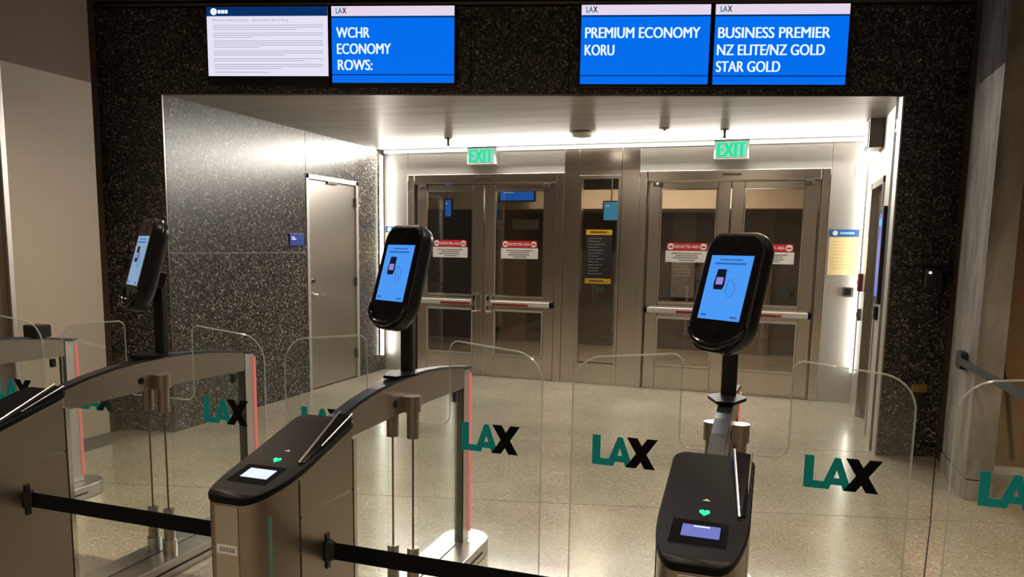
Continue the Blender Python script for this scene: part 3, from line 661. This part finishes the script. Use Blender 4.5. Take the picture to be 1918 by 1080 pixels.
# ------------------------------------------------------------------ glass flaps with airport lettering
def flap_shape(k):
    """outline (x,z) measured from the cabinet centre line, k = +1 to the right, -1 to the left"""
    pts = [(.074 if k > 0 else .066,.17)]+[(.074 if k > 0 else .066,.86)]
    hx, fx, zt, zf = (.222,.620,1.215,1.190) if k > 0 else (.165,.580,1.215,1.190)
    pts += [(hx-.045+.045*math.sin(a), .905-.045*math.cos(a)) for a in [PI/2*i/5 for i in range(6)]]      # fillet up to the tall part
    pts += [(hx+.035-.035*math.cos(a), zt-.035+.035*math.sin(a)) for a in [PI/2*i/5 for i in range(6)]]
    R = .125
    pts += [(fx-R+R*math.sin(a), zf-R+R*math.cos(a)) for a in [PI/2*i/9 for i in range(10)]]
    pts += [(fx,.17)]
    return [(k*x,z) for x, z in pts]
def lax(par, x, z, h, y):
    P = lambda pts: [(x+a*h, z+b*h) for a, b in pts]
    t_ = .002
    def poly(name, m, faces, dy):
        b = MB()
        for i_, pts in enumerate(faces): b.prism(P(pts), y+dy-.0003*i_, y+dy+t_, 'y')
        return b.build(name, m, par)
    poly('letter_l', TEAL, [[(0,0),(.27,0),(.27,1),(0,1)],[(.27,0),(.50,0),(.56,.23),(.27,.23)]], 0)
    poly('letter_a', TEAL, [[(.48,0),(.72,0),(.92,.60),(.92,.98),(.84,.98)],[(1.12,0),(1.36,0),(1.0,.98),(.92,.98),(.92,.60)],[(.77,.15),(1.07,.15),(1.0,.36),(.84,.36)]], .0003)
    poly('letter_x', VBLACK, [[(1.14,1.0),(1.48,1.0),(2.08,0),(1.74,0)],[(1.80,1.0),(2.14,1.0),(1.46,0),(1.12,0)]], -.0012)
def flap(gx, k, label, dx_=0):
    t = thing('glass_flap', label, 'gate flap', (gx+CX+dx_,2.85,0), 0, 'clear glass gate flaps with airport lettering')
    sh = flap_shape(k)
    pane = MB().prism(sh, -.005, .005, 'y').build('glass_pane', GLASS, t)
    MB().tube([(x,0,z) for x, z in sh[1:]], .0034, 6).build('edge_highlight', RIM, t, smooth=True)
    cxx = .40 if k > 0 else -.465
    h = .118
    lax(t, .279 if k > 0 else -.495, .765, h, -.0075)
    return t
flap(GX[0],1,'clear glass flap hinged on the first cabinet from the beige wall')
flap(GX[1],-1,'clear glass flap of second cabinet from the beige wall, on its beige-wall side')
flap(GX[1],1,'clear glass flap of second cabinet from the beige wall, reaching towards the third', .012)
flap(GX[2],-1,'clear glass flap of third cabinet from the beige wall, reaching back towards the second')
flap(GX[2],1,'clear glass flap of third cabinet from the beige wall, reaching towards the fourth')
flap(GX[3],-1,'clear glass flap of fourth cabinet from the beige wall, facing the third cabinet')
flap(GX[3],1,'clear glass flap of fourth cabinet from the beige wall, on its concrete-fin side')
flap(GX[4],-1,'clear glass flap in front of the concrete fin, under the dark grey belt')

# ------------------------------------------------------------------ face scanners on poles
def face_terminal(gx, dxh, zc, yaw, label, dull=False):
    px = gx+CX; lean = .28
    t = thing('face_scanner', label, 'face scanner', (px,2.905,1.055), 0, 'black face scanners on poles')
    pole = MB().box(-.026,.030,-.02,.022,0,zc-1.055-.02).build('pole', BLACK, t, .008)
    MB().prism([(-.030,-.16),(.030,-.16),(.068,-.06),(.068,-.03),(.03,.03),(-.03,.03),(-.068,-.03),(-.068,-.06)],.002,.014).build('base_flange', CAPBLACK, t, .003)
    n = Vector((-math.sin(yaw),-math.cos(yaw),0)); r = Vector((math.cos(yaw),-math.sin(yaw),0)); u = Vector((0,0,1))*math.cos(lean)-n*math.sin(lean)
    f = -(r.cross(u))                                     # head local +y points backwards
    f = u.cross(r)
    c0 = Vector((gx-.12+dxh, 2.78, zc))
    hd = bpy.data.objects.new('head', None)
    bwd = u.cross(r) if (u.cross(r)).dot(n) < 0 else -(u.cross(r))
    M4 = Matrix((( r.x,bwd.x,u.x,c0.x-px),(r.y,bwd.y,u.y,c0.y-2.905),(r.z,bwd.z,u.z,c0.z-1.055),(0,0,0,1)))
    def ring(sc, y, dz=0, n_=7):
        w2, zt, zb = .132, .195, -.215
        pts = arc(w2-.055,zt-.055,.055,0,PI/2,n_)+arc(-w2+.055,zt-.055,.055,PI/2,PI,n_)+arc(-w2+.09,zb+.09,.09,PI,1.5*PI,n_)+arc(w2-.09,zb+.09,.09,1.5*PI,2*PI,n_)
        pts = [(x*(1-.05*max(0,z)/.2), z+.012*(1-(x/.132)**2)*(1 if z > .1 else (-1.6 if z < -.12 else 0))) for x, z in pts]
        return [(x*sc, y, (z+.01)*(1+(sc-1)*.7)-.01+dz) for x, z in pts]
    def put(b, name, m, par, smooth=False, bevel=0):
        o = b.build(name, m, par, bevel, smooth)
        if par is t: o.matrix_local = M4
        return o
    house = put(MB().loft([ring(.955,-.004),ring(.99,-.001),ring(1.0,.008),ring(1.0,.032),ring(.95,.056),ring(.78,.074),ring(.5,.082)]), 'head_housing', BLACK, t, True)
    face = put(MB().prism([(x,z) for x, _, z in ring(.90,0)],-.0065,-.003,'y'), 'face_plate', BLACKG, house)
    sc = put(MB().box(-.0915,.0915,-.0085,-.006,-.1165,.1165), 'screen', SLBLUE2 if dull else SLBLUE, house)
    Y = -.0086
    ic = put(MB().prism([(-.050,-.008),(-.012,-.008),(-.006,.010),(-.010,.066),(-.048,.066),(-.054,.010)],Y-.001,Y,'y'), 'phone_icon', SDARK, house)
    put(MB().box(-.045,-.015,Y-.002,Y-.001,.010,.036), 'icon_window', SPURP, house)
    for q in ((-.05,.05,.098,.103),(-.068,.068,.083,.090),(-.08,-.055,-.106,-.098),(.05,.08,-.108,-.101)): bars('screen_words', SMBLUE, house, [q], Y)
    hb = [(.010,.030),(.020,.034),(.026,.020),(.040,.012),(.044,-.006),(.034,-.026),(.020,-.030),(.008,-.018),(.004,.0)]
    put(MB().tube([(x,Y-.0005,z-.002) for x, z in hb], .0012, 5, True), 'hand_icon', SMBLUE, house)
    put(MB().cyl((0,.155),.016,-.0085,-.006,'y'), 'camera_lens', BLACKG, house); put(MB().cyl((0,.155),.020,-.0075,-.005,'y'), 'lens_ring', BLACK, house)
    put(MB().cyl((0,-.158),.017,-.0095,-.006,'y'), 'card_sensor', BLACKG, house)
    # chin lip
    lip = [(-.112,.010,-.115),(-.116,-.004,-.140),(-.108,-.010,-.168),(-.080,-.014,-.194),(-.04,-.017,-.210),(0,-.018,-.214),(.04,-.017,-.210),(.080,-.014,-.194),(.108,-.010,-.168),(.116,-.004,-.140),(.112,.010,-.115)]
    put(MB().tube(lip,.011,10), 'chin_lip', BLACKG, house, True)
    put(MB().box(-.035,.035,.06,.125,-.10,-.02), 'tilt_bracket', BLACK, house, False, .008)
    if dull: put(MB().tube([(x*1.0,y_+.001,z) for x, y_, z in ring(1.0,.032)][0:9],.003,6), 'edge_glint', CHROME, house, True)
    return t
face_terminal(GX[3],-.008,1.468,.637,'black face scanner with blue screen on the fourth cabinet from the beige wall')
face_terminal(GX[2],.024,1.487,.470,'black face scanner with blue screen on the third cabinet from the beige wall')
face_terminal(GX[1],.025,1.510,.558,'black face scanner turned nearly edge-on, on the second cabinet from the beige wall', True)

# ------------------------------------------------------------------ barrier belts
def belt(x0, x1, y, z, label, sag=.0):
    t = thing('barrier_belt', label, 'barrier belt', (x0,y,z), 0, 'black barrier belts between cabinets')
    L = x1-x0; n = 10
    vs = []; fs = []
    MB().loft([[(L*i/n,-.0015,-.029-sag*4*(i/n)*(1-i/n)),(L*i/n,.0015,-.029-sag*4*(i/n)*(1-i/n)),(L*i/n,.0015,.029-sag*4*(i/n)*(1-i/n)),(L*i/n,-.0015,.029-sag*4*(i/n)*(1-i/n))] for i in range(n+1)]).build('webbing', WEB, t)
    for x, k in ((.003,1),(L-.003,-1)):
        MB().box(min(x,x+k*.006),max(x,x+k*.006),-.011,.011,-.062,.058).build('wall_clip', BLACK, t, .002)
        MB().loft([[(x+k*.004,-.020,-.033),(x+k*.004,.020,-.033),(x+k*.004,.020,.033),(x+k*.004,-.020,.033)],[(x+k*.03,-.006,-.028),(x+k*.03,.006,-.028),(x+k*.03,.006,.028),(x+k*.03,-.006,.028)]]).build('belt_end', BLACK, t)
belt(GX[1], GX[2]-W, 2.075, .61, 'black belt stretched between the second and third cabinets')
belt(GX[2], GX[3]-W, 2.09, .595, 'black belt stretched between the third and fourth cabinets')
t = thing('wall_belt', 'dark grey belt pulled out of a black box on the concrete fin', 'barrier belt', (1.27,5.855,.885))
box('belt_box', BLACKM, t, -.045, 0, -.07, .07, -.058, .058, .006)
MB().loft([[(-.05,-.05,-.025),(-.047,-.05,-.025),(-.047,-.05,.025),(-.05,-.05,.025)],[(.0,-1.4,-.04),(.003,-1.4,-.04),(.003,-1.4,.015),(.0,-1.4,.015)],[(.02,-2.9,-.06),(.023,-2.9,-.06),(.023,-2.9,-.005),(.02,-2.9,-.005)]]).build('webbing', TEALWEB, t)
t = thing('sensor_box', 'black sensor box sitting on the rear of the first cabinet from the beige wall', 'sensor', (-4.10,3.33,1.026))
box('housing', BLACK, t, -.06, .05, -.05, .05, 0, .075, .008); box('lens_strip', BLACKG, t, -.04, .03, -.053, -.049, .02, .055)
